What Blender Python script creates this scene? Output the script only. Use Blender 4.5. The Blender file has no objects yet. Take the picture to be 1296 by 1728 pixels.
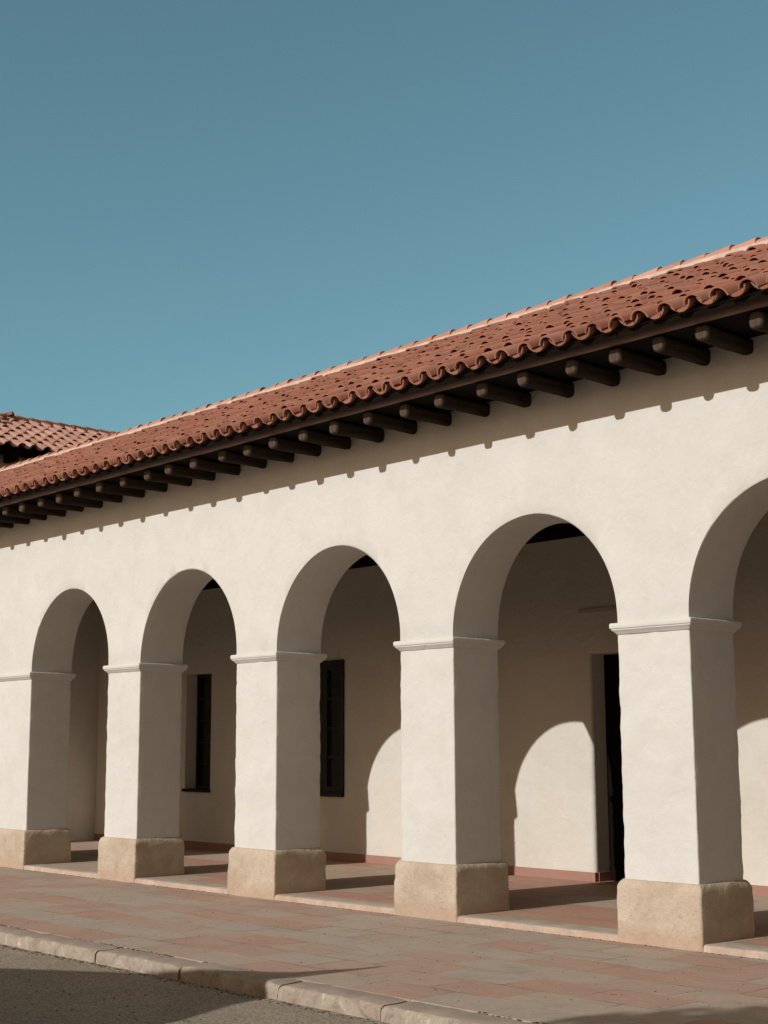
import bpy, bmesh, math, random
from mathutils import Vector, Matrix, noise

random.seed(7)
R = math.radians
scene = bpy.context.scene
COL = scene.collection

# ------------------------------------------------------------------ camera
cam_d = bpy.data.cameras.new('camera')
cam = bpy.data.objects.new('camera', cam_d)
COL.objects.link(cam)
cam_d.sensor_fit = 'VERTICAL'
cam_d.sensor_height = 36.0
cam_d.lens = 2446.4085 / 1728 * 36.0
cam_d.clip_start = 0.05
cam_d.clip_end = 6000
YAW, PITCH, ROLL = 0.8377, 0.1610, -0.0040
fw = Vector((-math.sin(YAW) * math.cos(PITCH), math.cos(YAW) * math.cos(PITCH), math.sin(PITCH)))
rt = Vector((math.cos(YAW), math.sin(YAW), 0))
up = rt.cross(fw)
r2 = rt * math.cos(ROLL) + up * math.sin(ROLL)
u2 = up * math.cos(ROLL) - rt * math.sin(ROLL)
m = Matrix((r2, u2, -fw)).transposed().to_4x4()
m.translation = Vector((18.1763, -9.8156, 1.6))
cam.matrix_world = m
scene.camera = cam

# ------------------------------------------------------------------ light
SUN_AZ = 0.06        # light travels towards +Y, a little towards +X
SUN_EL = 0.476
world = bpy.data.worlds.new('World')
scene.world = world
world.use_nodes = True
wn = world.node_tree.nodes
wl = world.node_tree.links
wn.clear()
wo = wn.new('ShaderNodeOutputWorld')
bg = wn.new('ShaderNodeBackground')
sky = wn.new('ShaderNodeTexSky')
sky.sky_type = 'NISHITA'
sky.sun_disc = False
sky.sun_elevation = SUN_EL
sun_dir = Vector((-math.sin(SUN_AZ) * math.cos(SUN_EL), -math.cos(SUN_AZ) * math.cos(SUN_EL), math.sin(SUN_EL)))
sky.sun_rotation = math.atan2(sun_dir.x, sun_dir.y)
sky.altitude = 100
sky.air_density = 1.0
sky.dust_density = 1.0
sky.ozone_density = 1.0
hs = wn.new('ShaderNodeHueSaturation')
hs.inputs['Hue'].default_value = 0.48
hs.inputs['Saturation'].default_value = 0.72
hs.inputs['Value'].default_value = 1.0
wl.new(sky.outputs[0], hs.inputs['Color'])
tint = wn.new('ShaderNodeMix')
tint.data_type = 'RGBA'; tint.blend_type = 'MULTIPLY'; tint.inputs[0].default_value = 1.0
# sky tinted teal along the view, warmed out of view to warm the shade
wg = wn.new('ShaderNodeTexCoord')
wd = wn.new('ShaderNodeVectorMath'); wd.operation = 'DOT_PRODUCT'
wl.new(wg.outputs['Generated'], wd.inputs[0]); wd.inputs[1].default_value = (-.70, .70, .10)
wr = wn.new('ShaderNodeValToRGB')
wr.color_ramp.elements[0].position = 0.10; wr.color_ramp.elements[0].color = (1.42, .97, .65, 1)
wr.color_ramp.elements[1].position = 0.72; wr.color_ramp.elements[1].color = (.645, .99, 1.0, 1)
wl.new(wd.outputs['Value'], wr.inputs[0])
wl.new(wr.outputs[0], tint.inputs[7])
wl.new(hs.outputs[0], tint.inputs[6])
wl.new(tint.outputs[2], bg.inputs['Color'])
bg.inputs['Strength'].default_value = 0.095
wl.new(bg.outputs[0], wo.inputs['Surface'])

sun_l = bpy.data.lights.new('sun', 'SUN')
sun_l.energy = 4.0
sun_l.angle = R(0.5)
sun_l.color = (1.0, 0.975, 0.945)
sun = bpy.data.objects.new('sun', sun_l)
COL.objects.link(sun)
sun.rotation_euler = (-sun_dir).to_track_quat('-Z', 'Y').to_euler()
sun.location = (0, -20, 20)

scene.view_settings.view_transform = 'Standard'
scene.view_settings.look = 'None'
scene.view_settings.exposure = 0.0
scene.view_settings.gamma = 1.0
scene.cycles.max_bounces = 8
scene.cycles.diffuse_bounces = 5

# ------------------------------------------------------------------ helpers
class NT:
    """small node builder"""
    def __init__(s, name):
        s.m = bpy.data.materials.new(name)
        s.m.use_nodes = True
        s.n = s.m.node_tree.nodes
        s.l = s.m.node_tree.links
        s.n.clear()
        s.out = s.n.new('ShaderNodeOutputMaterial')
        s.b = s.n.new('ShaderNodeBsdfPrincipled')
        s.l.new(s.b.outputs[0], s.out.inputs[0])
        s.tc = s.n.new('ShaderNodeTexCoord')
    def set(s, sock, val):
        if isinstance(val, bpy.types.NodeSocket):
            s.l.new(val, sock)
        else:
            sock.default_value = val
    def map(s, scale=(1, 1, 1), rot=(0, 0, 0), loc=(0, 0, 0)):
        n = s.n.new('ShaderNodeMapping')
        s.l.new(s.tc.outputs['Object'], n.inputs['Vector'])
        n.inputs['Scale'].default_value = scale
        n.inputs['Rotation'].default_value = rot
        n.inputs['Location'].default_value = loc
        return n.outputs[0]
    def noise(s, vec, scale, detail=4, rough=.55, dist=0):
        n = s.n.new('ShaderNodeTexNoise')
        s.set(n.inputs['Vector'], vec)
        n.inputs['Scale'].default_value = scale
        n.inputs['Detail'].default_value = detail
        n.inputs['Roughness'].default_value = rough
        n.inputs['Distortion'].default_value = dist
        return n.outputs['Fac']
    def ramp(s, fac, stops, interp='LINEAR'):
        n = s.n.new('ShaderNodeValToRGB')
        s.set(n.inputs[0], fac)
        e = n.color_ramp.elements
        n.color_ramp.interpolation = interp
        while len(e) < len(stops):
            e.new(0.5)
        for i, (p, c) in enumerate(stops):
            e[i].position = p
            e[i].color = (c if isinstance(c, tuple) else (c, c, c)) + (1,)
        return n.outputs[0]
    def mix(s, fac, a, b, mode='MIX'):
        n = s.n.new('ShaderNodeMix')
        n.data_type = 'RGBA'
        n.blend_type = mode
        s.set(n.inputs[0], fac)
        for sock, v in ((n.inputs[6], a), (n.inputs[7], b)):
            s.set(sock, v if isinstance(v, bpy.types.NodeSocket) else tuple(v) + (1,))
        return n.outputs[2]
    def math(s, op, a, b=0.0):
        n = s.n.new('ShaderNodeMath')
        n.operation = op
        s.set(n.inputs[0], a)
        s.set(n.inputs[1], b)
        return n.outputs[0]
    def bump(s, h, strength=.3, dist=.01, normal=None):
        n = s.n.new('ShaderNodeBump')
        s.set(n.inputs['Height'], h)
        n.inputs['Strength'].default_value = strength
        n.inputs['Distance'].default_value = dist
        if normal is not None:
            s.l.new(normal, n.inputs['Normal'])
        return n.outputs[0]
    def fin(s, color, rough=.85, normal=None, spec=.25):
        s.set(s.b.inputs['Base Color'], color if isinstance(color, bpy.types.NodeSocket) else tuple(color) + (1,))
        s.set(s.b.inputs['Roughness'], rough)
        s.b.inputs['Specular IOR Level'].default_value = spec
        if normal is not None:
            s.l.new(normal, s.b.inputs['Normal'])
        return s.m


def mat_plaster(name, c_lo, c_hi, stain=.5):
    t = NT(name)
    v = t.map()
    big = t.noise(v, .9, 4, .55, .4)
    mid = t.noise(v, 3.2, 5, .6, .6)
    col = t.mix(t.ramp(big, [(.35, 0.0), (.68, 1.0)]), c_lo, c_hi)
    col = t.mix(t.math('MULTIPLY', t.ramp(mid, [(.45, 0.0), (.66, 1.0)]), stain * .8), col,
                tuple(x * .9 * y for x, y in zip(c_lo, (1.0, .99, .97))))
    vs = t.map(scale=(2.2, 2.2, .25))
    streak = t.noise(vs, 1.6, 4, .6, .3)
    col = t.mix(t.math('MULTIPLY', t.ramp(streak, [(.55, 0.0), (.8, 1.0)]), stain * .35), col,
                tuple(x * .86 for x in c_lo))
    blot = t.noise(v, 5.5, 6, .7, 1.5)
    col = t.mix(t.math('MULTIPLY', t.ramp(blot, [(.5, 0.0), (.62, 1.0)]), stain * .35), col, tuple(x * 1.08 for x in c_hi))
    trowel = t.noise(v, 6, 4, .55, 1.6)
    vo = t.n.new('ShaderNodeTexVoronoi'); vo.feature = 'DISTANCE_TO_EDGE'
    wv = t.n.new('ShaderNodeTexNoise'); wv.inputs['Scale'].default_value = 2.2; wv.inputs['Detail'].default_value = 5
    t.l.new(v, wv.inputs['Vector'])
    wa = t.n.new('ShaderNodeVectorMath'); wa.operation = 'MULTIPLY_ADD'
    t.l.new(wv.outputs['Color'], wa.inputs[0]); wa.inputs[1].default_value = (.7, .7, .7); t.l.new(v, wa.inputs[2])
    t.l.new(wa.outputs[0], vo.inputs['Vector']); vo.inputs['Scale'].default_value = .8
    cr = t.math('MULTIPLY', t.ramp(vo.outputs['Distance'], [(.0, 1.0), (.006, 0.0)]), t.ramp(big, [(.5, 0.0), (.62, .10)]))
    col = t.mix(cr, col, tuple(x * .55 for x in c_lo))
    grain = t.noise(v, 90, 3, .6)
    n = t.bump(trowel, .32, .022)
    n = t.bump(grain, .25, .003, n)
    return t.fin(col, .92, n, .15)


def mat_stone(name):
    t = NT(name)
    v = t.map()
    big = t.noise(v, 2.2, 5, .6, .5)
    col = t.ramp(big, [(.3, (.34, .27, .195)), (.5, (.42, .345, .265)), (.72, (.47, .40, .315))])
    fine = t.noise(v, 14, 5, .65, .4)
    col = t.mix(t.math('MULTIPLY', t.ramp(fine, [(.5, 0.0), (.75, 1.0)]), .35), col, (.27, .20, .13))
    # damp reddish wash splashed up from the paving (a stain with a shape of its own)
    sep = t.n.new('ShaderNodeSeparateXYZ')
    t.l.new(t.tc.outputs['Object'], sep.inputs[0])
    h = t.math('ADD', sep.outputs['Z'], t.math('MULTIPLY', t.noise(v, 6, 4), -.16))
    col = t.mix(t.math('MULTIPLY', t.ramp(h, [(.0, 1.0), (.1, 0.0)]), .55), col, (.37, .25, .18))
    pits = t.noise(v, 45, 4, .7)
    n = t.bump(fine, .6, .03)
    n = t.bump(pits, .6, .008, n)
    col = t.mix(t.math('MULTIPLY', t.ramp(pits, [(.58, 0.0), (.68, 1.0)]), .4), col, (.20, .15, .105))
    return t.fin(col, .9, n, .2)


def mat_tile(name, cols, dust=.35):
    t = NT(name)
    g = t.n.new('ShaderNodeNewGeometry')
    v = t.map()
    rnd = g.outputs['Random Per Island']
    n = len(cols)
    col = t.ramp(rnd, [(i / max(1, n - 1), c) for i, c in enumerate(cols)])
    sp = t.noise(v, 9, 5, .65, .4)
    col = t.mix(t.math('MULTIPLY', t.ramp(sp, [(.45, 0.0), (.75, 1.0)]), dust), col, (.31, .18, .115))
    dk = t.noise(v, 2.1, 5, .6, .8)
    col = t.mix(t.math('MULTIPLY', t.ramp(dk, [(.52, 0.0), (.75, 1.0)]), .45), col, (.16, .075, .05))
    fine = t.noise(v, 60, 3, .6)
    nn = t.bump(fine, .3, .004)
    return t.fin(col, .85, nn, .2)


def mat_wood(name, c1, c2, axis='Y'):
    t = NT(name)
    sc = {'Y': (14, 1.2, 14), 'X': (1.2, 14, 14), 'Z': (14, 14, 1.2)}[axis]
    v = t.map(scale=sc)
    g = t.noise(v, 2.0, 5, .65, .6)
    col = t.mix(t.ramp(g, [(.3, 0.0), (.7, 1.0)]), c1, c2)
    nn = t.bump(g, .5, .008)
    return t.fin(col, .95, nn, .04)


def mat_paving(name, grey, pink, bw, bh, off, share, loc=(0, 0, 0), joint=.004):
    """worn flagstones: grey and brick-red flags in irregular patches, sanded joints"""
    t = NT(name)
    v0 = t.map(loc=loc)
    wob = t.n.new('ShaderNodeTexNoise')
    wob.inputs['Scale'].default_value = 1.3
    wob.inputs['Detail'].default_value = 3
    t.l.new(v0, wob.inputs['Vector'])
    va = t.n.new('ShaderNodeVectorMath'); va.operation = 'SUBTRACT'
    t.l.new(wob.outputs['Color'], va.inputs[0]); va.inputs[1].default_value = (.5, .5, .5)
    vs = t.n.new('ShaderNodeVectorMath'); vs.operation = 'SCALE'
    t.l.new(va.outputs[0], vs.inputs[0]); vs.inputs['Scale'].default_value = .05
    vv = t.n.new('ShaderNodeVectorMath'); vv.operation = 'ADD'
    t.l.new(v0, vv.inputs[0]); t.l.new(vs.outputs[0], vv.inputs[1])
    v = vv.outputs[0]
    br = t.n.new('ShaderNodeTexBrick')
    t.l.new(v, br.inputs['Vector'])
    br.inputs['Color1'].default_value = (0, 0, 0, 1)
    br.inputs['Color2'].default_value = (1, 1, 1, 1)
    br.inputs['Mortar'].default_value = (.5, .5, .5, 1)
    br.inputs['Scale'].default_value = 1
    br.inputs['Mortar Size'].default_value = joint
    br.inputs['Mortar Smooth'].default_value = .3
    br.inputs['Bias'].default_value = 0
    br.inputs['Brick Width'].default_value = bw
    br.inputs['Row Height'].default_value = bh
    br.offset = off
    rnd = br.outputs['Color']
    big = t.noise(v, .5, 3, .5)
    sel = t.math('ADD', rnd, t.math('MULTIPLY', t.math('SUBTRACT', big, .5), .7))
    isp = t.ramp(sel, [(share - .16, 0.0), (share, .55), (share + .22, 1.0)])
    gv = t.mix(t.noise(v, 1.7, 5, .65, .3), tuple(c * .84 for c in grey), tuple(c * 1.12 for c in grey))
    gv = t.mix(t.math('MULTIPLY', rnd, .55), gv, tuple(c * k for c, k in zip(grey, (1.10, .96, .88))))
    pv = t.mix(t.noise(v, 2.6, 5, .65, .3), tuple(c * .82 for c in pink), tuple(c * 1.12 for c in pink))
    col = t.mix(isp, gv, pv)
    # wear: pigment scuffed away in long patches along the walk
    vst = t.map(scale=(.55, 1.9, 1), loc=loc)
    wear = t.noise(vst, 1.7, 7, .7, .9)
    wmask = t.math('MULTIPLY', t.ramp(wear, [(.42, 0.0), (.62, 1.0)]), .55)
    col = t.mix(wmask, col, tuple(a * .62 + b * .38 for a, b in zip(grey, pink)))
    wear2 = t.noise(t.map(scale=(.8, 1.3, 1), loc=(3, 7, 0)), 2.6, 7, .72, 1.2)
    col = t.mix(t.math('MULTIPLY', t.ramp(wear2, [(.50, 0.0), (.64, 1.0)]), .42), col, tuple(c * .66 for c in grey))
    col = t.mix(t.math('MULTIPLY', t.ramp(wear2, [(.30, 1.0), (.42, 0.0)]), .4), col, tuple(c * 1.25 for c in grey))
    grit = t.noise(v, 70, 3, .7)
    col = t.mix(t.math('MULTIPLY', t.ramp(grit, [(.54, 0.0), (.66, 1.0)]), .35), col, tuple(c * .45 for c in grey))
    grit2 = t.noise(v, 30, 4, .75)
    col = t.mix(t.math('MULTIPLY', t.ramp(grit2, [(.58, 0.0), (.70, 1.0)]), .45), col, tuple(c * 1.4 for c in grey))
    spots = t.noise(v, 12, 4, .75)
    col = t.mix(t.math('MULTIPLY', t.ramp(spots, [(.64, 0.0), (.70, 1.0)]), .5), col, tuple(c * .4 for c in grey))
    jn = t.noise(v0, 1.5, 4, .65)
    jm = t.math('MULTIPLY', br.outputs['Fac'], t.ramp(jn, [(.40, .2), (.58, 1.0)]))
    jc = t.mix(t.ramp(t.noise(v0, .9, 2), [(.50, 0.0), (.58, 1.0)]), tuple(c * .25 for c in grey), tuple(c * 1.3 for c in grey))
    col = t.mix(jm, col, jc)
    nn = t.bump(t.math('MULTIPLY', br.outputs['Fac'], -1.0), .8, .008)
    nn = t.bump(rnd, .25, .01, nn)
    nn = t.bump(wear2, .45, .014, nn)
    nn = t.bump(grit2, .5, .006, nn)
    return t.fin(col, .85, nn, .25)


def mat_asphalt(name):
    t = NT(name)
    v = t.map()
    st = t.n.new('ShaderNodeTexVoronoi')
    st.inputs['Scale'].default_value = 95
    t.l.new(v, st.inputs['Vector'])
    big = t.noise(v, .7, 5, .6, .5)
    mid = t.noise(v, 4, 5, .65)
    col = t.ramp(st.outputs['Color'], [(.1, (.145, .118, .088)), (.55, (.25, .208, .155)), (.9, (.43, .36, .28))])
    col = t.mix(t.math('MULTIPLY', t.ramp(big, [(.4, 0.0), (.7, 1.0)]), .4), col, (.165, .14, .105))
    col = t.mix(t.math('MULTIPLY', t.ramp(mid, [(.5, 0.0), (.72, 1.0)]), .3), col, (.32, .265, .2))
    nn = t.bump(st.outputs['Distance'], .6, .006)
    nn = t.bump(mid, .4, .015, nn)
    return t.fin(col, .9, nn, .2)


def mat_concrete(name, c):
    t = NT(name)
    v = t.map()
    a = t.noise(v, 5, 6, .65, .4)
    f = t.noise(v, 55, 4, .7)
    col = t.mix(t.ramp(a, [(.35, 0.0), (.68, 1.0)]), tuple(x * .74 for x in c), tuple(x * 1.08 for x in c))
    col = t.mix(t.math('MULTIPLY', t.ramp(f, [(.52, 0.0), (.7, 1.0)]), .35), col, tuple(x * .55 for x in c))
    w = t.noise(t.map(scale=(1, 1, 3)), 2.2, 5, .6, .8)
    col = t.mix(t.math('MULTIPLY', t.ramp(w, [(.5, 0.0), (.66, 1.0)]), .5), col, (c[0] * .95, c[1] * .82, c[2] * .72))
    nn = t.bump(f, .5, .005)
    nn = t.bump(a, .4, .015, nn)
    return t.fin(col, .9, nn, .2)


def mat_plain(name, c, rough=.6, spec=.3, metallic=0, var=.25, scale=6):
    t = NT(name)
    a = t.noise(t.map(), scale, 5, .6, .3)
    col = t.mix(a, tuple(x * (1 - var) for x in c), tuple(x * (1 + var) for x in c))
    t.b.inputs['Metallic'].default_value = metallic
    nn = t.bump(t.noise(t.map(), scale * 6, 3), .2, .004)
    return t.fin(col, rough, nn, spec)


def mat_glass(name):
    t = NT(name)
    a = t.noise(t.map(), 2.5, 2, .5)
    col = t.mix(a, (.010, .011, .009), (.018, .02, .017))
    nn = t.bump(a, .05, .02)
    return t.fin(col, .06, nn, .5)


M = {}
M['plaster'] = mat_plaster('cream_plaster', (.497, .490, .456), (.527, .524, .492))
M['plaster_in'] = mat_plaster('arcade_plaster', (.51, .475, .415), (.54, .51, .45))
M['stone'] = mat_stone('sandstone_plinth')
M['tile'] = mat_tile('clay_tile', [(.265, .105, .068), (.32, .135, .085), (.24, .105, .072), (.37, .165, .11), (.21, .09, .064), (.31, .122, .077), (.30, .152, .108), (.275, .107, .067)])
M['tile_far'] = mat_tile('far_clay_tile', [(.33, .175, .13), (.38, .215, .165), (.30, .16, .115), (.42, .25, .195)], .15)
M['ridge'] = mat_tile('ridge_tile', [(.36, .17, .12), (.40, .20, .145), (.33, .155, .11), (.43, .23, .17)], .2)
M['mortar'] = mat_concrete('white_mortar', (.50, .405, .335))
M['mortar_grey'] = mat_concrete('grey_mortar', (.12, .095, .075))
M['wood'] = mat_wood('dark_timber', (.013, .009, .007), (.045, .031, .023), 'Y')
M['endgrain'] = mat_wood('pale_end_grain', (.045, .033, .025), (.105, .078, .058), 'Z')  # lighter tone on the rafter tips
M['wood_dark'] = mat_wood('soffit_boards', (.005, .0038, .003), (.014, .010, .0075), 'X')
M['gutter'] = mat_plain('brown_gutter_paint', (.125, .068, .048), .6, .35, 0, .25, 5)
M['sidewalk'] = mat_paving('sidewalk_flags', (.335, .285, .228), (.36, .21, .158), .66, .43, .41, .62, (.15, .21, 0), .006)
M['arcade_floor'] = mat_paving('arcade_floor_flags', (.37, .30, .225), (.37, .19, .13), 1.1, .8, .5, .42, (.4, .1, 0), .006)
M['edge'] = mat_concrete('pale_step_concrete', (.37, .325, .265))
M['step_face'] = mat_concrete('step_riser', (.46, .35, .275))
M['kerb'] = mat_concrete('kerb_concrete', (.30, .245, .195))
def mat_kerb_face():
    t = NT('limewashed_kerb_face')
    v = t.map()
    a = t.noise(v, 7, 7, .72, .6)
    col = t.ramp(a, [(.34, (.19, .15, .115)), (.46, (.28, .23, .18)), (.58, (.32, .27, .215)), (.68, (.46, .42, .36))])
    f = t.noise(v, 50, 4, .7)
    col = t.mix(t.math('MULTIPLY', t.ramp(f, [(.52, 0.0), (.66, 1.0)]), .4), col, (.18, .145, .11))
    nn = t.bump(f, .5, .005)
    nn = t.bump(a, .3, .012, nn)
    return t.fin(col, .92, nn, .15)
M['kerb_face'] = mat_kerb_face()
M['road'] = mat_asphalt('old_asphalt')
M['ground'] = mat_concrete('dry_earth', (.24, .2, .15))
M['baseboard'] = mat_plain('terracotta_skirting', (.285, .155, .118), .8, .3, 0, .15, 5)
M['black'] = mat_plain('black_window_paint', (.012, .010, .008), .5, .3, 0, .3, 8)
M['doorwood'] = mat_wood('dark_opening_wood', (.004, .003, .0025), (.008, .0065, .005), 'Z')  # near-black colour stands in for the dark doorway
M['lintel'] = mat_plaster('lintel_plaster', (.40, .345, .28), (.43, .375, .31))
M['glass'] = mat_glass('dark_glass')
M['wingwall'] = mat_plaster('wing_plaster', (.40, .32, .25), (.45, .37, .29))


class MB:
    def __init__(s):
        s.v = []; s.f = []; s.mi = []
    def add(s, vs, fs, mi=0):
        o = len(s.v)
        s.v += [tuple(p) for p in vs]
        s.f += [tuple(i + o for i in f) for f in fs]
        s.mi += [mi] * len(fs)
    def grid(s, rows, mi=0, flip=False, closed=False):
        """rows: list of equal-length point lists"""
        n = len(rows[0]); o = len(s.v)
        for r in rows: s.v += [tuple(p) for p in r]
        rng = n if closed else n - 1
        for i in range(len(rows) - 1):
            for j in range(rng):
                k = (j + 1) % n
                q = (o + i * n + j, o + i * n + k, o + (i + 1) * n + k, o + (i + 1) * n + j)
                s.f.append(q[::-1] if flip else q); s.mi.append(mi)
    def box(s, x0, x1, y0, y1, z0, z1, mi=0):
        v = [(x0, y0, z0), (x1, y0, z0), (x1, y1, z0), (x0, y1, z0), (x0, y0, z1), (x1, y0, z1), (x1, y1, z1), (x0, y1, z1)]
        s.add(v, [(3, 2, 1, 0), (4, 5, 6, 7), (0, 1, 5, 4), (1, 2, 6, 5), (2, 3, 7, 6), (3, 0, 4, 7)], mi)
    def build(s, name, mats, parent=None, smooth=None, bevel=0):
        me = bpy.data.meshes.new(name)
        me.from_pydata(s.v, [], s.f)
        mats = mats if isinstance(mats, (list, tuple)) else [mats]
        for x in mats: me.materials.append(x)
        if len(mats) > 1:
            me.polygons.foreach_set('material_index', s.mi)
        bm = bmesh.new(); bm.from_mesh(me)
        if bevel:
            bmesh.ops.remove_doubles(bm, verts=bm.verts, dist=1e-5)
            bmesh.ops.bevel(bm, geom=[e for e in bm.edges if e.calc_face_angle(0) > .6], offset=bevel, segments=2, affect='EDGES', profile=.6)
        bmesh.ops.recalc_face_normals(bm, faces=bm.faces) if smooth != 'keep' else None
        bm.to_mesh(me); bm.free()
        if smooth:
            me.shade_smooth()
            me.set_sharp_from_angle(angle=R(38))
        me.update()
        o = bpy.data.objects.new(name, me)
        COL.objects.link(o)
        if parent is not None: o.parent = parent
        return o


def empty(name, loc, label, cat, group=None):
    o = bpy.data.objects.new(name, None)
    o.empty_display_size = .3
    COL.objects.link(o); o.location = loc
    o['label'] = label; o['category'] = cat
    if group: o['group'] = group
    return o


def nz(*p, s=1.0):
    q = (tuple(p) + (0.37, 0.71))[:3]
    return noise.noise(Vector(q) * s)


# ------------------------------------------------------------------ setting
P, W, D_ = 2.7531, 0.7442, 0.6246      # bay, pillar width, wall thickness
ZI, ZT, DB = 2.6433, 3.7108, 3.5393    # impost top, arch crown, back wall
ZF, PO, ZP = 0.0536, 0.048, 0.5122
def spl_of(k):                         # far-jamb splay, added out of view to narrow the sun patches
    return {3: .64, 4: .36}.get(k, .28)
KS = list(range(-1, 7))                # pillar indices
def XR(k): return -3.9 if k < 0 else k * P      # right and left edge of pillar k
def XL(k): return -1.78 if k == 0 else k * P - W
WX0, WX1 = -8.2, 18.6                  # building ends
ROAD_Z = -0.105

mb = MB()
mb.add([(-2500, -2500, ROAD_Z - .03), (2500, -2500, ROAD_Z - .03), (2500, 2500, ROAD_Z - .03), (-2500, 2500, ROAD_Z - .03)], [(0, 1, 2, 3)])
g = mb.build('ground', M['ground']); g['kind'] = 'structure'

mb = MB()                              # road, gently uneven
nx, ny = 120, 26
rows = []
for j in range(ny + 1):
    y = -11.6 + j * (11.6 - 3.40) / ny
    rows.append([(-60 + 120 * i / nx, y, ROAD_Z + (.006 * nz(-60 + 120 * i / nx, y, 3.1) if j < ny else 0)) for i in range(nx + 1)])
mb.grid(rows)
g = mb.build('road', M['road'], smooth=True); g['kind'] = 'structure'

mb = MB()
mb.box(-40, 45, -3.205, -.02, -.25, 0)
g = mb.build('sidewalk', M['sidewalk']); g['kind'] = 'structure'
mb = MB()                              # far pavement behind the camera
mb.box(-40, 45, -16, -11.6, -.25, 0)
g = mb.build('far_pavement', M['sidewalk']); g['kind'] = 'structure'

# kerb of separate cast stones with open joints
mb = MB()
xs = [6.31, 7.61, 8.80, 9.99, 11.06, 12.30]
while xs[-1] < 44: xs.append(xs[-1] + random.uniform(1.12, 1.3))
while xs[0] > -38: xs.insert(0, xs[0] - random.uniform(1.12, 1.3))
prof = [(-3.212, -.25), (-3.213, -.008), (-3.222, .002), (-3.30, .004), (-3.41, .002), (-3.432, -.005), (-3.446, -.016), (-3.452, -.034), (-3.457, -.075), (-3.460, -.25)]
for a, b in zip(xs[:-1], xs[1:]):
    a += .008; b -= .008
    n = 22 if -2 < a < 14 else 3
    dy, dz = random.uniform(-.012, .012), random.uniform(-.006, .004)
    rows = []
    for i in range(n + 1):
        t = i / n
        x = a + (b - a) * t
        e = .014 * (max(0, 1 - t * 12) + max(0, 1 - (1 - t) * 12))
        r_ = []
        for (y, z) in prof:
            zz = z
            if z > -.2:
                zz = z + dz - (e if z < 0 or y < -3.28 else e * .6) + .007 * nz(x * 9, y * 9, z * 9)
            yy = y + (dy + .010 * nz(x * 8, z * 9, 1.7) if y < -3.25 else 0) + (e * .6 if y < -3.42 else 0)
            r_.append((x, yy, zz))
        rows.append(r_)
    mb.grid([r_[:6] for r_ in rows], 0); mb.grid([r_[5:] for r_ in rows], 1)
    for r_ in (rows[0], rows[-1]):
        mb.add(r_, [tuple(range(len(r_)))])
g = mb.build('kerb', [M['kerb'], M['kerb_face']], smooth=True); g['kind'] = 'structure'
# dark earth bed seen in the kerb joints
mb = MB(); mb.box(-40, 45, -3.425, -3.2, -.24, -.07)
g = mb.build('kerb_bed', M['ground']); g['kind'] = 'structure'

# ------------------------------------------------------------------ arcade building
bld = empty('arcade_building', (0, 0, 0), 'long cream plastered arcade with round arches, square pillars and red tiled roof', 'building')

# ---- wall above the pillars, with arches (one continuous skin)
half = (P - W) / 2
def outline():
    """samples (x_front, x_back, z) of the underside from end to end"""
    s = []
    def pillar(k, first=False, last=False):
        xl, xr = XL(k), XR(k)
        a = WX0 if first else xl
        b = WX1 if last else xr
        n = 3 if not (first or last) else 12
        for i in range(n + 1):
            x = a + (b - a) * i / n
            xb = x
            if not first and i == 0: xb = x - spl_of(k)
            s.append((x, xb, ZI - .05, ZI - .05))
    for idx, k in enumerate(KS):
        pillar(k, idx == 0, idx == len(KS) - 1)
        if idx < len(KS) - 1:
            xr = XR(k)
            half = (XL(k + 1) - xr) / 2
            c = xr + half
            st = .03                         # short straight stilt, then the round
            nA = 44
            jit = nz(k * 3.7, 1.2)
            for i in range(nA + 1):
                a = math.pi * (1 - i / nA)
                r = 1 + .0035 * nz(k * 5.1, math.cos(a) * 2.2, math.sin(a) * 2.2)
                x = c + half * math.cos(a) * r if 0 < i < nA else c + half * math.cos(a)
                z = ZI + st + (ZT - ZI - st) * math.sin(a) * (r if 0 < i < nA else 1)
                xb = xr + (x - xr) * (2 * half - spl_of(k + 1)) / (2 * half)
                zb = z
                if k + 1 == 3:  # back rim lowered out of view to trim the sun patch
                    hh = ZT - ZI - st
                    arc = lambda q: ZI + st + hh * math.sqrt(max(0, 1 - ((q - c) / half) ** 2))
                    zb = min(arc(xb), arc(xb + spl_of(3)) + (.09 if i < nA else 0))
                s.append((x, xb, z, zb))
    return s
samples = outline()
ZW = 5.02
mb = MB()
rows = []
for (x, xb, z, zb) in samples:
    r_ = []
    nv = 9
    rr = .016 + .006 * nz(x * 4, z * 4, 9.1)
    for i in range(nv + 1):
        zz = ZW + (z + rr - ZW) * (i / nv)
        r_.append((x, .005 * nz(x * .9, zz * .9, 4.4) - .0, zz))
    r_.append((x, rr * .3, z + rr * .3))
    for i in range(7):
        y = rr + (D_ - 2 * rr) * i / 6
        t = y / D_
        r_.append((x + (xb - x) * t, y, z + (zb - z) * t + (.004 * nz(x * 3, y * 3, z * 3))))
    r_.append((xb, D_ - rr * .3, zb + rr * .3))
    r_.append((xb, D_, zb + rr))
    r_.append((xb, D_, ZW))
    rows.append(r_)
mb.grid(rows)
for r_ in (rows[0], rows[-1]):
    mb.add(r_, [tuple(range(len(r_)))])
mb.build('arcade_wall', M['plaster'], bld, smooth=True)

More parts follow.
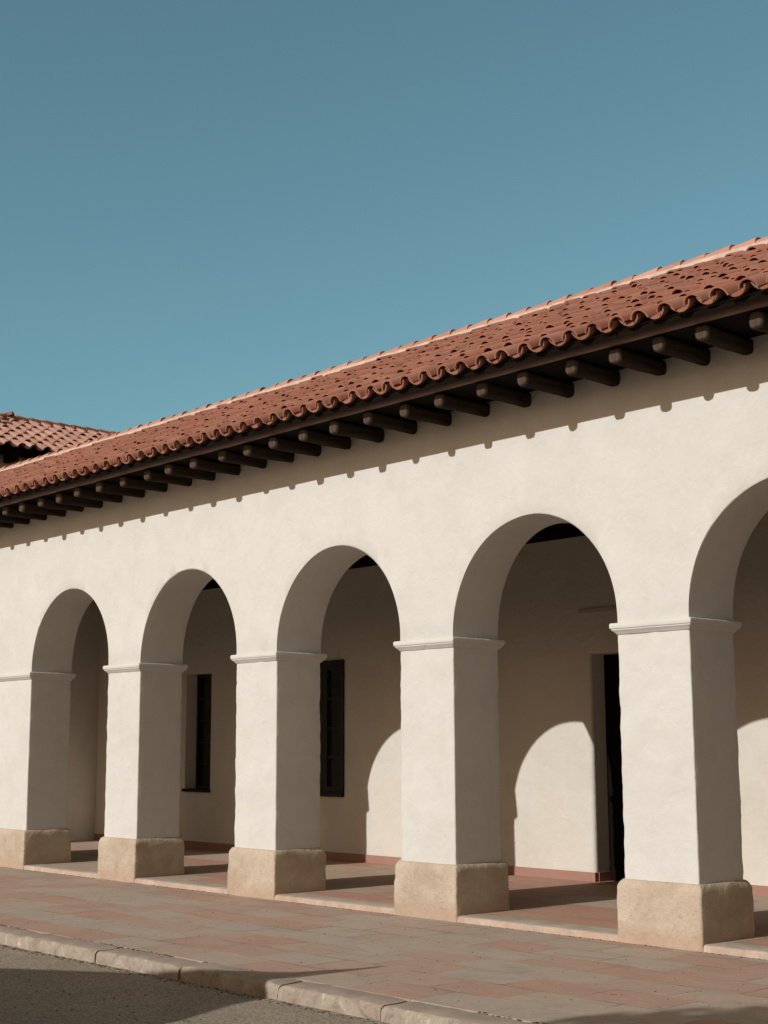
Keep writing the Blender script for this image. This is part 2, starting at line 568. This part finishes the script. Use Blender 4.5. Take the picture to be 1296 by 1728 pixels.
# ---- pillars: shaft > plinth, impost
def ring_poly(xl, xr, y0, y1, spl, off, rad, ns=7, nc=4):
    """rounded quadrilateral, offset outwards by off; spl shifts the back-left corner"""
    c = [(xl - off, y0 - off), (xr + off, y0 - off), (xr + off, y1 + off), (xl - spl - off, y1 + off)]
    pts = []
    for i in range(4):
        p = Vector(c[i]); q = Vector(c[(i + 1) % 4]); pr = Vector(c[i - 1])
        d1 = (p - pr).normalized(); d2 = (q - p).normalized()
        a, b = p - d1 * rad, p + d2 * rad
        for j in range(nc + 1):
            t = j / nc
            pts.append((1 - t) ** 2 * a + 2 * t * (1 - t) * p + t * t * b)
        e = q - d2 * rad
        for j in range(1, ns):
            pts.append(b + (e - b) * (j / ns))
    return pts
def loft(mb, secs, cx, cy, amp, seed, fr=5.0, cap=True):
    rows = []
    for z, pts in secs:
        row = []
        for p in pts:
            d = Vector((p.x - cx, p.y - cy)).normalized()
            k = amp * (nz(p.x * fr, p.y * fr, z * fr + seed) + .6 * nz(p.x * fr * 3, p.y * fr * 3, z * fr * 3 + seed))
            row.append((p.x + d.x * k, p.y + d.y * k, z))
        rows.append(row)
    mb.grid(rows, closed=True)
    if cap:
        o = len(mb.v)
        mb.add(rows[-1], [tuple(range(len(rows[-1])))])
        mb.add(rows[0], [tuple(range(len(rows[0])))[::-1]])

def make_pillar(k, xl, xr):
    cx, cy = (xl + xr) / 2, D_ / 2
    spl = spl_of(k) if k != KS[0] else 0
    wide = xr - xl > 2
    ns = 24 if wide else 8
    mb = MB()
    secs = []
    n = 52
    for i in range(n + 1):
        z = .45 + (ZI - .07 - .45) * i / n
        secs.append((z, ring_poly(xl, xr, 0, D_, spl, 0.0, .014, ns)))
    loft(mb, secs, cx, cy, .0075, k * 7.3, 7)
    pl = mb.build('pillar', M['plaster'], bld, smooth=True)
    # plinth
    mb = MB()
    secs = []
    zs = [-.06, 0, .06, .12, .18, .24, .30, .36, .41, .445, .47, .488, .50, .508, .512]
    for z in zs:
        o = PO + .008 - .016 * max(0, z)
        if z > .44:
            t = (z - .44) / .072
            o = o - .045 * (1 - math.sqrt(max(0, 1 - t * t)))
        secs.append((z + random.uniform(-.001, .001), ring_poly(xl, xr, 0, D_, spl, o, .022, ns + 4)))
    loft(mb, secs, cx, cy, .012, k * 3.1 + 40, 6)
    p = mb.build('plinth', M['stone'], pl, smooth=True)
    # impost moulding
    mb = MB()
    prof = [(-.004, -.10), (.004, -.098), (.012, -.090), (.020, -.078), (.034, -.066), (.040, -.060), (.041, -.050), (.049, -.047), (.052, -.040), (.052, -.010), (.048, -.003), (.040, 0.0), (-.012, .006)]
    secs = [(ZI + z, ring_poly(xl, xr, 0, D_, spl, o, .008, ns)) for o, z in prof]
    loft(mb, secs, cx, cy, .002, k * 1.9 + 80, 5)
    mb.build('impost', M['plaster'], pl, smooth=True)
for k in KS:
    if k == KS[0]: make_pillar(k, WX0, XR(k))
    elif k == KS[-1]: make_pillar(k, XL(k), WX1)
    else: make_pillar(k, XL(k), XR(k))

# ---- back wall with openings
CZ = 4.25
openings = [   # x0, x1, z0, z1, depth, corner rounding
    (-1.43, -.74, .955, 2.775, .30, .012),
    (1.50, 2.47, .955, 2.80, .10, .012),
    (6.985, 8.10, ZF, 2.685, .30, .045),
    (12.6, 13.7, .955, 2.79, .30, .012),
]
mb = MB()
XE = -4.12
bx = [XE] + [v for o in openings for v in (o[0] - o[5], o[1] + o[5])] + [WX1]
def wall_rect(x0, x1, z0, z1):
    n = max(1, int((x1 - x0) / .35)); mz = max(1, int((z1 - z0) / .35))
    rows = []
    for j in range(mz + 1):
        rows.append([(x0 + (x1 - x0) * i / n, DB, z0 + (z1 - z0) * j / mz) for i in range(n + 1)])
    mb.grid(rows)
cur = XE
for (x0, x1, z0, z1, dep, r) in openings:
    a, b = x0 - r, x1 + r
    wall_rect(cur, a, -.05, CZ)
    zlo = z0 - r if z0 > .2 else -.05
    if z0 > .2: wall_rect(a, b, -.05, zlo)
    wall_rect(a, b, z1 + r, CZ)
    rows = []
    for t in (0, .25, .5, .75, 1.0):
        o = r * (1 - math.sin(t * math.pi / 2)); y = DB + r * (1 - math.cos(t * math.pi / 2))
        rows.append([(x0 - o, y, zlo if z0 < .2 else z0 - o), (x1 + o, y, zlo if z0 < .2 else z0 - o), (x1 + o, y, z1 + o), (x0 - o, y, z1 + o)])
    rows.append([(x, DB + dep, z) for (x, y, z) in rows[-1]])
    mb.grid(rows, closed=True)
    cur = b
wall_rect(cur, WX1, -.05, CZ)
bw = mb.build('back_wall', M['plaster_in'], bld, smooth=True)
mb = MB(); mb.box(XE - .3, XE, D_ + .002, DB + .5, -.05, CZ)
mb.build('end_wall', M['plaster_in'], bld)
mb = MB(); mb.box(WX1, WX1 + .25, -.0, 7, -.05, 4.9)
mb.build('end_wall', M['plaster_in'], bld)

# skirting, interrupted at the door
mb = MB()
for a, b in ((XE + .002, 6.9295), (8.14, WX1 - .002)):
    mb.box(a, b, DB - .014, DB + .01, ZF - .02, ZF + .105)
mb.box(6.93, 6.988, DB - .014, DB + .05, ZF - .02, ZF + .104)
mb.box(6.968, 6.999, DB + .051, DB + .285, ZF - .02, ZF + .105)
mb.build('baseboard', M['baseboard'], bld, bevel=.0015)

# floor slab, its pale edge and riser
mb = MB(); mb.box(XE, WX1, .24, DB + .34, -.05, ZF)
mb.build('arcade_floor', M['arcade_floor'], bld)
for k in KS[:-1]:
    mb = MB()
    x0, x1 = XR(k) + .02, XL(k + 1) - .02
    n = 14
    rows = []
    for i in range(n + 1):
        x = x0 + (x1 - x0) * i / n
        w1, w2 = .006 * nz(x * 5, 1.1), .004 * nz(x * 6, 7.7)
        rows.append([(x, -.045 + w1, -.03), (x, -.043 + w1, ZF - .018 + w2), (x, -.030 + w1, ZF - .004 + w2), (x, -.012, ZF + .002), (x, .12, ZF + .002), (x, .238, ZF + .001), (x, .238, -.03)])
    mb.grid(rows)
    for r_ in (rows[0], rows[-1]): mb.add(r_, [tuple(range(len(r_)))])
    # the riser face carries the pinkish render
    o = mb.build('step_edge', [M['edge'], M['step_face']], bld, smooth=True)
    for p in o.data.polygons:
        if p.normal.y < -.5: p.material_index = 1

# ceiling and wall plate
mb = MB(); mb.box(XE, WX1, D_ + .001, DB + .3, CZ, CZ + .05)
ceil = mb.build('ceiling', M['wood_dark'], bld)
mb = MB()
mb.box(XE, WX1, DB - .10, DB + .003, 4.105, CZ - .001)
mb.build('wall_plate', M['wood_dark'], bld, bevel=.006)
x = XE + .4
beam = None
mbm = MB(); mbm.box(-.06, .06, D_ + .003, DB - .102, CZ - .13, CZ - .0015)
while x < WX1:
    if beam is None:
        beam = mbm.build('ceiling_beam', M['wood_dark'], bld, bevel=.008); b = beam
    else:
        b = beam.copy(); COL.objects.link(b); b.parent = bld
    b.location.x = x
    x += .92

# windows: frame > pane ; reveal belongs to the wall
def window(x0, x1, z0, z1, y, cols, rws, thick, casing):
    mb = MB()
    mb.box(x0 + .001, x0 + thick, y - .05, y + .03, z0, z1)
    mb.box(x1 - thick, x1 - .001, y - .05, y + .03, z0, z1)
    mb.box(x0 + thick, x1 - thick, y - .05, y + .03, z0 + .001, z0 + thick)
    mb.box(x0 + thick, x1 - thick, y - .05, y + .03, z1 - thick, z1 - .001)
    gx0, gx1, gz0, gz1 = x0 + thick, x1 - thick, z0 + thick, z1 - thick
    for i in range(1, cols):
        x = gx0 + (gx1 - gx0) * i / cols
        w = .07
        mb.box(x - w, x + w, y - .04, y + .02, gz0, gz1)
    for j in range(1, rws):
        z = gz0 + (gz1 - gz0) * j / rws
        mb.box(gx0, gx1, y - .03, y + .015, z - .012, z + .012)
    if casing:
        yy = DB
        mb.box(x0 - .03, x0 + .045, yy - .025, y - .052, z0 - .03, z1 + .03)
        mb.box(x1 - .045, x1 + .03, yy - .025, y - .052, z0 - .03, z1 + .03)
        mb.box(x0 + .045, x1 - .045, yy - .025, y - .052, z1 - .045, z1 + .03)
    fr = mb.build('window', M['black'], bld)
    mb = MB()
    mb.add([(gx0, y + .005, gz0), (gx1, y + .005, gz0), (gx1, y + .005, gz1), (gx0, y + .005, gz1)], [(0, 1, 2, 3)])
    mb.add([(gx0, y + .011, gz0), (gx1, y + .011, gz0), (gx1, y + .011, gz1), (gx0, y + .011, gz1)], [(0, 1, 2, 3)])
    mb.build('pane', M['glass'], fr)
    mb = MB()
    mb.box(x0 - .02, x1 + .015, DB - .045, y - .051, z0 - .035, z0 + .012)
    mb.build('sill', M['black'] if casing else M['wood'], fr, bevel=.006)
    mb = MB(); mb.box(x0 - .1, x1 + .1, y + .06, y + .10, z0 - .1, z1 + .1)
    mb.build('shutter', M['doorwood'], fr)
window(-1.43, -.74, .955, 2.775, DB + .26, 1, 5, .05, False)
window(1.50, 2.47, .955, 2.80, DB + .09, 2, 4, .10, True)
window(12.6, 13.7, .955, 2.79, DB + .26, 2, 5, .055, False)
# door
mb = MB()
mb.box(6.987, 8.098, DB + .255, DB + .30, ZF - .01, 2.684)
dr = mb.build('door', M['doorwood'], bld)
mb = MB()
for (a, b) in ((7.06, 7.50), (7.58, 8.03)):
    for (c, d) in ((.2, 1.0), (1.12, 2.55)):
        mb.box(a, b, DB + .238, DB + .256, c, d)
mb.build('door_panel', M['doorwood'], dr, bevel=.006)
mb = MB(); mb.box(7.52, 7.56, DB + .20, DB + .254, 1.0, 1.14)
mb.build('handle', M['black'], dr, bevel=.006)
mb = MB(); mb.box(6.84, 8.2, DB - .018, DB + .01, 3.17, 3.225)
mb.build('lintel', M['lintel'], bld, bevel=.008)

# ---- eaves: rafters, soffit, gutter
def rafter_mesh(name, seed):
    mb = MB()
    rnd = random.Random(seed)
    w, h = .060 + rnd.uniform(-.006, .006), .066 + rnd.uniform(-.004, .005)
    rows = []
    base = []
    for i in range(16):
        a = 2 * math.pi * i / 16
        c, s_ = math.cos(a), math.sin(a)
        e = .62
        base.append((math.copysign(abs(c) ** e, c) * w, math.copysign(abs(s_) ** e, s_) * h))
    ys = [(-.628, .72), (-.622, .86), (-.612, .95), (-.59, 1.0), (-.50, 1), (-.40, 1), (-.30, 1), (-.20, 1), (-.10, 1), (.02, 1)]
    for y, sc in ys:
        row = []
        for bx_, bz in base:
            k = 1 + .13 * nz(bx_ * 22 + seed, y * 4, bz * 22)
            row.append((bx_ * sc * k, y, bz * sc * k))
        rows.append(row)
    mb.grid(rows[:4], 1, closed=True); mb.grid(rows[3:], 0, closed=True)
    mb.add(rows[0], [tuple(range(16))], 1); mb.add(rows[-1], [tuple(range(16))[::-1]])
    return mb
RZ = 4.794
known = [6.204, 6.705, 7.229, 7.727, 8.225, 8.747, 9.27, 9.793, 10.319, 10.82, 11.27, 11.682, 12.186]
rx = list(known)
while rx[0] > -7.9: rx.insert(0, rx[0] - random.uniform(.47, .53))
while rx[-1] < WX1 - .3: rx.append(rx[-1] + random.uniform(.47, .52))
protos = []
for i, x in enumerate(rx):
    if len(protos) < 9:
        o = rafter_mesh('rafter', i * 3.3 + 1).build('rafter', [M['wood'], M['endgrain']], bld, smooth=True); protos.append(o)
    else:
        o = random.choice(protos).copy(); COL.objects.link(o); o.parent = bld
    o.location = (x, random.uniform(-.022, .014), RZ + random.uniform(-.006, .004))
    o.rotation_euler = (random.uniform(-.01, .01), random.uniform(-.05, .05), random.uniform(-.025, .025))
TH = R(25.4)
EY, EZ = -.86, 4.8965        # lower edge of the tiles, underside of the pans
def slope(u, n, x):
    return Vector((x, EY + u * math.cos(TH) - n * math.sin(TH), EZ + u * math.sin(TH) + n * math.cos(TH)))
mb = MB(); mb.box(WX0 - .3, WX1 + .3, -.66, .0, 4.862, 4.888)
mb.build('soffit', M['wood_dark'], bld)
mb = MB()
rows = []
nseg = 160
for i in range(nseg + 1):
    x = WX0 - .4 + (WX1 - WX0 + .8) * i / nseg
    w = .004 * nz(x * 1.1, 2.2)
    row = []
    for j in range(11):
        a = math.pi * (.5 + j / 10 * 1.0)     # half-round trough facing the street
        row.append((x, -.672 + .052 * math.cos(a) + w, 4.912 + .055 * math.sin(a) + w))
    row.append((x, -.66, 4.857 + w)); row.append((x, -.66, 4.967 + w))
    rows.append(row)
mb.grid(rows, closed=True)
# sleeve joints along the gutter
x = WX0
while x < WX1:
    rr = []
    for dx in (-.03, .03):
        rr.append([(x + dx, -.672 + .056 * math.cos(math.pi * (.5 + j / 10)), 4.912 + .059 * math.sin(math.pi * (.5 + j / 10))) for j in range(11)])
    mb.grid(rr)
    x += 2.9
mb.build('gutter', M['gutter'], bld, smooth=True)
mb = MB()
rows = []
for i in range(601):
    x = WX0 - .3 + (WX1 - WX0 + .6) * i / 600
    w = .006 * nz(x * 7, 1.2)
    rows.append([(x, -.735 + w, 4.935), (x, -.742 + w, 4.962 + w * .6), (x, -.66, 4.985), (x, -.60, 4.985)])
mb.grid(rows)
mb.build('eave_mortar', M['mortar_grey'], bld, smooth=True)

# ---- roof
RL = 4.226                     # length of the street slope up to the ridge
def tile_field(mb, place, x0, ncol, sp, nrow, exp, ln, rc=.088, seg=7, mask=None, lip=True, rnd=random, pans=True, jit=.0):
    """barrel tiles: concave pans and convex covers; place(u, n, x) gives a point"""
    th = .014
    def barrel(u0, xc, cover, c0, lift, tilt, rot, detail):
        N = seg if detail else 5
        A = R(84) if cover else R(78)
        outer = []
        for (u, rr, li) in ((u0, rc, lift), (u0 + ln * .5, rc * .95, lift * .6), (u0 + ln, rc * .84, 0.0)):
            row = []
            for j in range(N + 1):
                a = -A + 2 * A * j / N
                xx = math.sin(a) * rr
                nn = math.cos(a) * rr
                if cover: n_ = c0 + nn - rc + li
                else: n_ = c0 - nn + rc + li
                dx = (u - u0) * tilt
                n_ += xx * rot
                row.append(place(u, n_, xc + xx + dx))
            outer.append(row)
        mb.grid(outer, 0, not cover)
        if lip:
            inn = []
            for (u, rr) in ((u0, rc - th if cover else rc + th), (u0 + .12, rc - th if cover else rc + th)):
                row = []
                for j in range(N + 1):
                    a = -A + 2 * A * j / N
                    xx = math.sin(a) * rr
                    nn = math.cos(a) * rr
                    n_ = (c0 + nn - rc if cover else c0 - nn + rc) + lift + xx * rot
                    row.append(place(u, n_, xc + xx))
                inn.append(row)
            mb.grid([outer[0], inn[0], inn[1]], 0, cover)
    coff = [rnd.uniform(-jit, jit) for _ in range(ncol)]
    for i in range(ncol):
        for r_ in range(nrow):
            xc = x0 + i * sp
            u0 = r_ * exp + (coff[i] if r_ else 0)
            if pans and (mask is None or mask(xc + sp / 2, u0)):
                barrel(u0 + rnd.uniform(-.008, .008) + (.02 if r_ == 0 else 0), xc + sp / 2 + rnd.uniform(-.005, .005), False, .014, .012, rnd.uniform(-.02, .02), rnd.uniform(-.04, .04), r_ == 0)
            if mask is None or mask(xc, u0):
                barrel(u0 + rnd.uniform(-jit * .5 - .02, jit * .5 + .02) * (1 if r_ else .3), xc + rnd.uniform(-.010, .010), True, .108, .026 + rnd.uniform(-.008, .016) * (1 if r_ else 0), rnd.uniform(-.06, .06), rnd.uniform(-.14, .14), True)

mb = MB()
ncol = int((WX1 - WX0 + .4) / .2493)
ph = 9.809 - .2493 * round((9.809 - (WX0 - .2)) / .2493)
tile_field(mb, lambda u, n, x: slope(u, n + .012 * nz(x * .35, u * .5, 5.5), x), ph, ncol, .2493, 13, .323, .415, jit=.06)
roof = mb.build('roof', M['tile'], bld, smooth='keep')
# boarding under the tiles and the plain back slope
mb = MB()
a, b_ = WX0 - .25, WX1 + .25
pr = [slope(.06, -.012, 0), slope(RL, -.012, 0)]
ry, rz = pr[1].y, pr[1].z
mb.add([(a, pr[0].y, pr[0].z), (b_, pr[0].y, pr[0].z), (b_, ry, rz), (a, ry, rz),
        (a, ry + 3.9, rz - 1.9), (b_, ry + 3.9, rz - 1.9), (b_, ry + 3.9, rz - 1.96), (a, ry + 3.9, rz - 1.96),
        (a, ry, rz - .06), (b_, ry, rz - .06), (a, pr[0].y + .02, pr[0].z - .04), (b_, pr[0].y + .02, pr[0].z - .04)],
       [(0, 1, 2, 3), (3, 2, 5, 4), (4, 5, 6, 7), (7, 6, 9, 8), (8, 9, 11, 10), (10, 11, 1, 0)])
mb.build('roof_boarding', M['wood_dark'], roof)
mb = MB()
back = lambda u, n, x: Vector((x, ry + 3.95 - u * math.cos(TH) + n * math.sin(TH), rz - 1.93 + u * math.sin(TH) + n * math.cos(TH)))
mb2 = MB()
rows = []
for i in range(ncol * 6 + 1):
    x = WX0 - .25 + i * .2493 / 6
    w = .05 * math.cos(i * math.pi / 3)
    rows.append([tuple(back(0, .05 + w, x)), tuple(back(4.15, .05 + w, x))])
mb2.grid(rows)
mb2.build('back_slope', M['tile'], roof, smooth=True)
# ridge: white mortar bed and cap tiles
mb = MB()
rows = []
for i in range(901):
    x = WX0 - .25 + (WX1 - WX0 + .5) * i / 900
    wv = .5 + .5 * math.cos((x - 9.809) / .2493 * 2 * math.pi)
    j1 = .012 * nz(x * 5, 3.3) + .02 * nz(x * 1.3, 8.1)
    rows.append([(x, ry - .165 + .02 * j1, rz + .00 + .05 * wv), (x, ry - .15 + j1 * .5, rz + .070 + j1 + .03 * wv), (x, ry - .095 + j1 * .4, rz + .130 + j1 * .4), (x, ry, rz + .14), (x, ry + .12, rz + .10), (x, ry + .17, rz - .02)])
mb.grid(rows)
mb.build('mortar_bed', M['mortar'], roof, smooth=True)
mb = MB()
x = WX0 - .2
rnd = random.Random(11)
while x < WX1 + .1:
    ex = rnd.uniform(.30, .37)
    L = ex + .05
    r0, r1 = .088 + rnd.uniform(-.003, .003), .077
    yo, zo = rnd.uniform(-.008, .008), rnd.uniform(-.006, .006)
    rows = []
    for (xx, rr, dz) in ((x + L, r0, .016), (x + L * .94, r0 * 1.0, .016), (x + L * .5, (r0 + r1) / 2, .008), (x, r1, 0)):
        rows.append([(xx, ry + yo - math.cos(math.pi * j / 9) * rr, rz + .112 + zo + dz + math.sin(math.pi * j / 9) * rr * .95) for j in range(10)])
    mb.grid(rows)
    inn = [(x + L, ry + yo - math.cos(math.pi * j / 9) * (r0 - .016), rz + .128 + zo + math.sin(math.pi * j / 9) * (r0 - .016) * .95) for j in range(10)]
    inn2 = [(px - .1, py, pz) for px, py, pz in inn]
    mb.grid([rows[0], inn, inn2])
    x += ex
mb.build('ridge_cap', M['ridge'], roof, smooth=True)

# ------------------------------------------------------------------ wing behind, with hipped roof
wing = empty('wing_building', (-11.5, 9.5, 0), 'taller plastered wing with hipped clay tile roof behind the arcade at far left', 'building')
def wpart(mb, *a, **k):
    o = mb.build(*a, **k)
    o.parent = wing
    o.matrix_parent_inverse = Matrix.Translation((11.5, -9.5, 0))
    return o
WXE, WZE, WRUN = -9.0, 7.80, 2.5
WTH = R(25.3)
HY = 5.27                       # hip apex
WY0, WY1 = HY - WRUN, 16.0
mb = MB(); mb.box(-13.4, -9.6, WY0 + .6, WY1 - .6, ROAD_Z - .1, 7.75)
wpart(mb, 'wall', M['wingwall'])
mb = MB(); mb.box(-14.0, -9.12, WY0 + .12, WY1 - .12, 7.752, 7.80)
wpart(mb, 'soffit', M['wood_dark'])
mb = MB()
wplace = lambda u, n, x: Vector((WXE - u * math.cos(WTH) + n * math.sin(WTH), x, WZE + u * math.sin(WTH) + n * math.cos(WTH)))
wl_ = WRUN / math.cos(WTH)
rr_ = random.Random(5)
tile_field(mb, wplace, WY0 + .15, int((WY1 - WY0) / .304), .304, 7, .385, .43, .106, 7, mask=lambda x, u: x > WY0 + u * math.cos(WTH) + .05, rnd=rr_)
wroof = wpart(mb, 'roof', M['tile_far'], smooth='keep')
mb = MB()
fplace = lambda u, n, x: Vector((x, WY0 + u * math.cos(WTH) - n * math.sin(WTH), WZE + u * math.sin(WTH) + n * math.cos(WTH)))
tile_field(mb, fplace, -14.0 + .15, 16, .304, 7, .385, .43, .106, 5, mask=lambda x, u: abs(x + 11.5) < 2.45 - u * math.cos(WTH), rnd=rr_)
o = wpart(mb, 'hip_slope', M['tile_far'], smooth='keep')
mb = MB()
zr = WZE + WRUN * math.tan(WTH)
A_, B_, C_, E_ = (-9.05, WY0, WZE - .01), (-13.95, WY0, WZE - .01), (-11.5, HY, zr - .01), (-11.5, WY1, zr - .01)
mb.add([A_, B_, C_, E_, (-9.05, WY1, WZE - .01), (-13.95, WY1, WZE - .01)], [(0, 2, 1), (0, 4, 3, 2), (1, 2, 3, 5), (4, 5, 3), (0, 1, 5, 4)])
wpart(mb, 'roof_boarding', M['wood_dark'])
mb = MB()
def cap_line(p, q, r=.11, ex=.36):
    p, q = Vector(p), Vector(q)
    d = (q - p); L = d.length; d.normalize()
    s = d.cross(Vector((0, 0, 1))).normalized(); n = s.cross(d)
    t = 0
    while t < L:
        rows = []
        for tt, rad, dz in ((t, r, .02), (t + ex * .5, r * .95, .01), (t + ex + .05, r * .86, 0)):
            rows.append([p + d * tt + s * (math.cos(math.pi * j / 8) * rad) + n * (math.sin(math.pi * j / 8) * rad + dz) for j in range(9)])
        mb.grid(rows)
        inn = [p + d * t + s * (math.cos(math.pi * j / 8) * (r - .018)) + n * (math.sin(math.pi * j / 8) * (r - .018) + .02) for j in range(9)]
        mb.grid([rows[0], inn])
        t += ex
cap_line((-11.5, HY - .05, zr + .02), (-11.5, WY1, zr + .02))
cap_line((-8.98, WY0 - .02, WZE + .04), (-11.5, HY, zr + .02))
cap_line((-14.02, WY0 - .02, WZE + .04), (-11.5, HY, zr + .02))
wpart(mb, 'ridge_cap', M['tile'], smooth=True)
y = WY0 + .9
pr_ = None
while y < WY1 - .6:
    mb = MB(); mb.box(-9.6, -9.18, y - .07, y + .07, 7.58, 7.75)
    if pr_ is None: pr_ = wpart(mb, 'rafter', M['wood_dark'], bevel=.01); o = pr_; y00 = y
    else:
        o = pr_.copy(); COL.objects.link(o); o.parent = wing; o.matrix_parent_inverse = pr_.matrix_parent_inverse
        o.location.y = y - y00
    y += .75

# ------------------------------------------------------------------ across the street, behind the camera: what throws the road shade, plus an added sky blocker
M['cloth'] = mat_plain('canvas', (.45, .42, .36), .9, .1, 0, .1, 3)
M['steel'] = mat_plain('painted_steel', (.10, .10, .095), .5, .4, 0, .2, 9)
sail = empty('added_shade_sail', (9.53, -7.95, ROAD_Z), 'unseen triangular canvas sail on posts, added to cast the pointed shadow over road and kerb', 'shade sail')  # unseen sail, outlined to cast the shadow on road and kerb
def local(o, root):
    o.parent = root
    o.matrix_parent_inverse = Matrix.Translation(-root.location)
    return o
def cast(x, y, z, zg=0.0):
    """the point at height z whose shadow falls on (x, y, zg)"""
    t = (z - zg) / math.tan(SUN_EL)
    return Vector((x - t * math.sin(SUN_AZ), y - t * math.cos(SUN_AZ), z))
up_ = [(9.88, -2.45), (9.66, -3.02), (9.28, -3.36), (8.4, -3.64), (7.34, -4.33), (5.5, -5.9), (3.2, -8.9)]
rt_ = [(9.88, -2.45), (9.87, -2.9), (9.84, -3.4), (9.93, -4.0), (10.15, -4.55), (10.4, -5.7), (10.65, -7.2)]
H_ = [2.55, 2.52, 2.5, 2.48, 2.46, 2.45, 2.45]
T_, L_, B_ = cast(9.88, -2.45, 2.55), cast(3.2, -8.9, 2.45), cast(10.65, -7.2, 2.45)
mb = MB()
edge = []
for i, (a, b, h) in enumerate(zip(up_, rt_, H_)):
    a, b = cast(*a, h), cast(*b, h)
    edge.append([a + (b - a) * (j / 8) - Vector((0, 0, .02 * i * math.sin(math.pi * j / 8))) for j in range(9)])
mb.grid(edge)
mb.grid([[p + Vector((0, 0, -.004)) for p in r_] for r_ in edge])
local(mb.build('canopy', M['cloth'], smooth='keep'), sail)
def tube(mb, p, q, r, n=12):
    p, q = Vector(p), Vector(q)
    d = (q - p).normalized(); a = d.orthogonal().normalized(); b = d.cross(a)
    mb.grid([[c + (a * math.cos(2 * math.pi * i / n) + b * math.sin(2 * math.pi * i / n)) * r for i in range(n)] for c in (p, q)], closed=True)
    mb.add([q + (a * math.cos(2 * math.pi * i / n) + b * math.sin(2 * math.pi * i / n)) * r for i in range(n)], [tuple(range(n))])
for q in (T_, L_, B_):
    mb = MB(); tube(mb, (q.x, q.y, ROAD_Z - .05), (q.x, q.y, q.z + .02), .03)
    local(mb.build('post', M['steel'], smooth=True), sail)

# shade tree on the far pavement
M['bark'] = mat_wood('bark', (.06, .045, .032), (.13, .10, .07), 'Z')
M['leaf'] = mat_plain('leaves', (.055, .085, .03), .6, .3, 0, .4, 3)
tc_ = cast(14.15, -3.15, 5.2)
tree = empty('street_tree', (tc_.x, tc_.y, 0), 'round leafy street tree whose soft shadow reaches the pavement at lower right', 'tree')
mb = MB()
tube(mb, (tc_.x, tc_.y, -.05), (tc_.x + .06, tc_.y, 2.4), .13)
tube(mb, (tc_.x + .06, tc_.y, 2.35), (tc_.x - .05, tc_.y, 4.7), .09)
for k in range(7):
    a = k * 2.4
    tube(mb, (tc_.x + .03, tc_.y, 2.6 + .25 * k), (tc_.x + 1.1 * math.cos(a), tc_.y + .8 * math.sin(a), 4.4 + .2 * k), .045, 8)
local(mb.build('trunk', M['bark'], smooth=True), tree)
mb = MB()
rl = random.Random(3)
for k in range(5200):
    while True:
        p = Vector((rl.uniform(-1, 1), rl.uniform(-1, 1), rl.uniform(-1, 1)))
        if p.length < 1 and rl.random() < .35 + p.length * .65 and nz(p.x * 2.2, p.y * 2.2, p.z * 2.2) > -.28: break
    c = Vector((tc_.x + p.x * 1.98, tc_.y + p.y * 1.15, tc_.z + p.z * .86))
    d1 = Vector((rl.gauss(0, 1), rl.gauss(0, 1), rl.gauss(0, 1))).normalized()
    d2 = d1.orthogonal().normalized()
    L, w = rl.uniform(.07, .12), rl.uniform(.03, .05)
    mb.add([c - d1 * L, c + d2 * w, c + d1 * L, c - d2 * w], [(0, 1, 2, 3)])
local(mb.build('crown', M['leaf'], smooth='keep'), tree)

# unseen long low building, added across the street to block low sky light
opp = empty('sky_blocker_building', (0, -24, 0), 'unseen low plain building added across the street to block some sky light', 'building')
mb = MB(); mb.box(-45, 50, -32, -23.0, -.2, 4.4)
local(mb.build('wall', M['wingwall']), opp)
mb = MB()
mb.add([(-46, -22.3, 4.2), (51, -22.3, 4.2), (51, -27.5, 5.6), (-46, -27.5, 5.6), (-46, -32.8, 4.2), (51, -32.8, 4.2)], [(0, 1, 2, 3), (3, 2, 5, 4), (0, 4, 5, 1)])
local(mb.build('roof', M['tile_far']), opp)
wproto = None
for i in range(12):
    if wproto is None:
        mb = MB()
        mb.box(-40, -38.6, -23.0, -22.94, 1.0, 2.8)
        wproto = local(mb.build('window', M['black']), opp); o = wproto
    else:
        o = wproto.copy(); COL.objects.link(o); o.parent = opp; o.matrix_parent_inverse = wproto.matrix_parent_inverse
    o.location.x = i * 7.4

# windblown dirt, leaf bits and grit lying along the joints of the pavement
M['litter'] = mat_plain('dry_leaf_bits', (.09, .06, .035), .9, .1, 0, .5, 20)
mb = MB()
rl = random.Random(21)
def bit(x, y, z, r):
    n = rl.choice((4, 5, 6)); a0 = rl.uniform(0, 6.28)
    top = [(x + r * rl.uniform(.5, 1.1) * math.cos(a0 + 6.283 * i / n) * 1.3, y + r * rl.uniform(.5, 1.0) * math.sin(a0 + 6.283 * i / n), z + r * rl.uniform(.05, .45)) for i in range(n)]
    bot = [(p[0], p[1], z - .004) for p in top]
    mb.grid([bot, top], closed=True)
    mb.add(top, [tuple(range(n))])
for k in range(900):
    x = rl.uniform(2, 13.5)
    if nz(x * 1.3, 5.5) > -.05: bit(x, -3.207 + rl.gauss(0, .016), -.003, rl.uniform(.004, .014))
for k in range(620):
    x = rl.uniform(-2, 13)
    if nz(x * 1.1, 2.5) > -.1: bit(x, -.066 + rl.gauss(0, .012) - (.012 if rl.random() < .3 else 0), 0, rl.uniform(.004, .011))
for k in range(420):
    bit(rl.uniform(3, 13.5), rl.uniform(-3.1, -.15), 0, rl.uniform(.003, .009))
for k in range(700):
    x = rl.uniform(4, 12.5)
    bit(x, -3.475 - abs(rl.gauss(0, .05)), ROAD_Z, rl.uniform(.004, .014))
for k in range(260):
    bit(rl.uniform(6, 12.5), rl.uniform(-5.5, -3.5), ROAD_Z, rl.uniform(.004, .010))
o = mb.build('leaf_litter', M['litter'], smooth='keep'); o['kind'] = 'stuff'
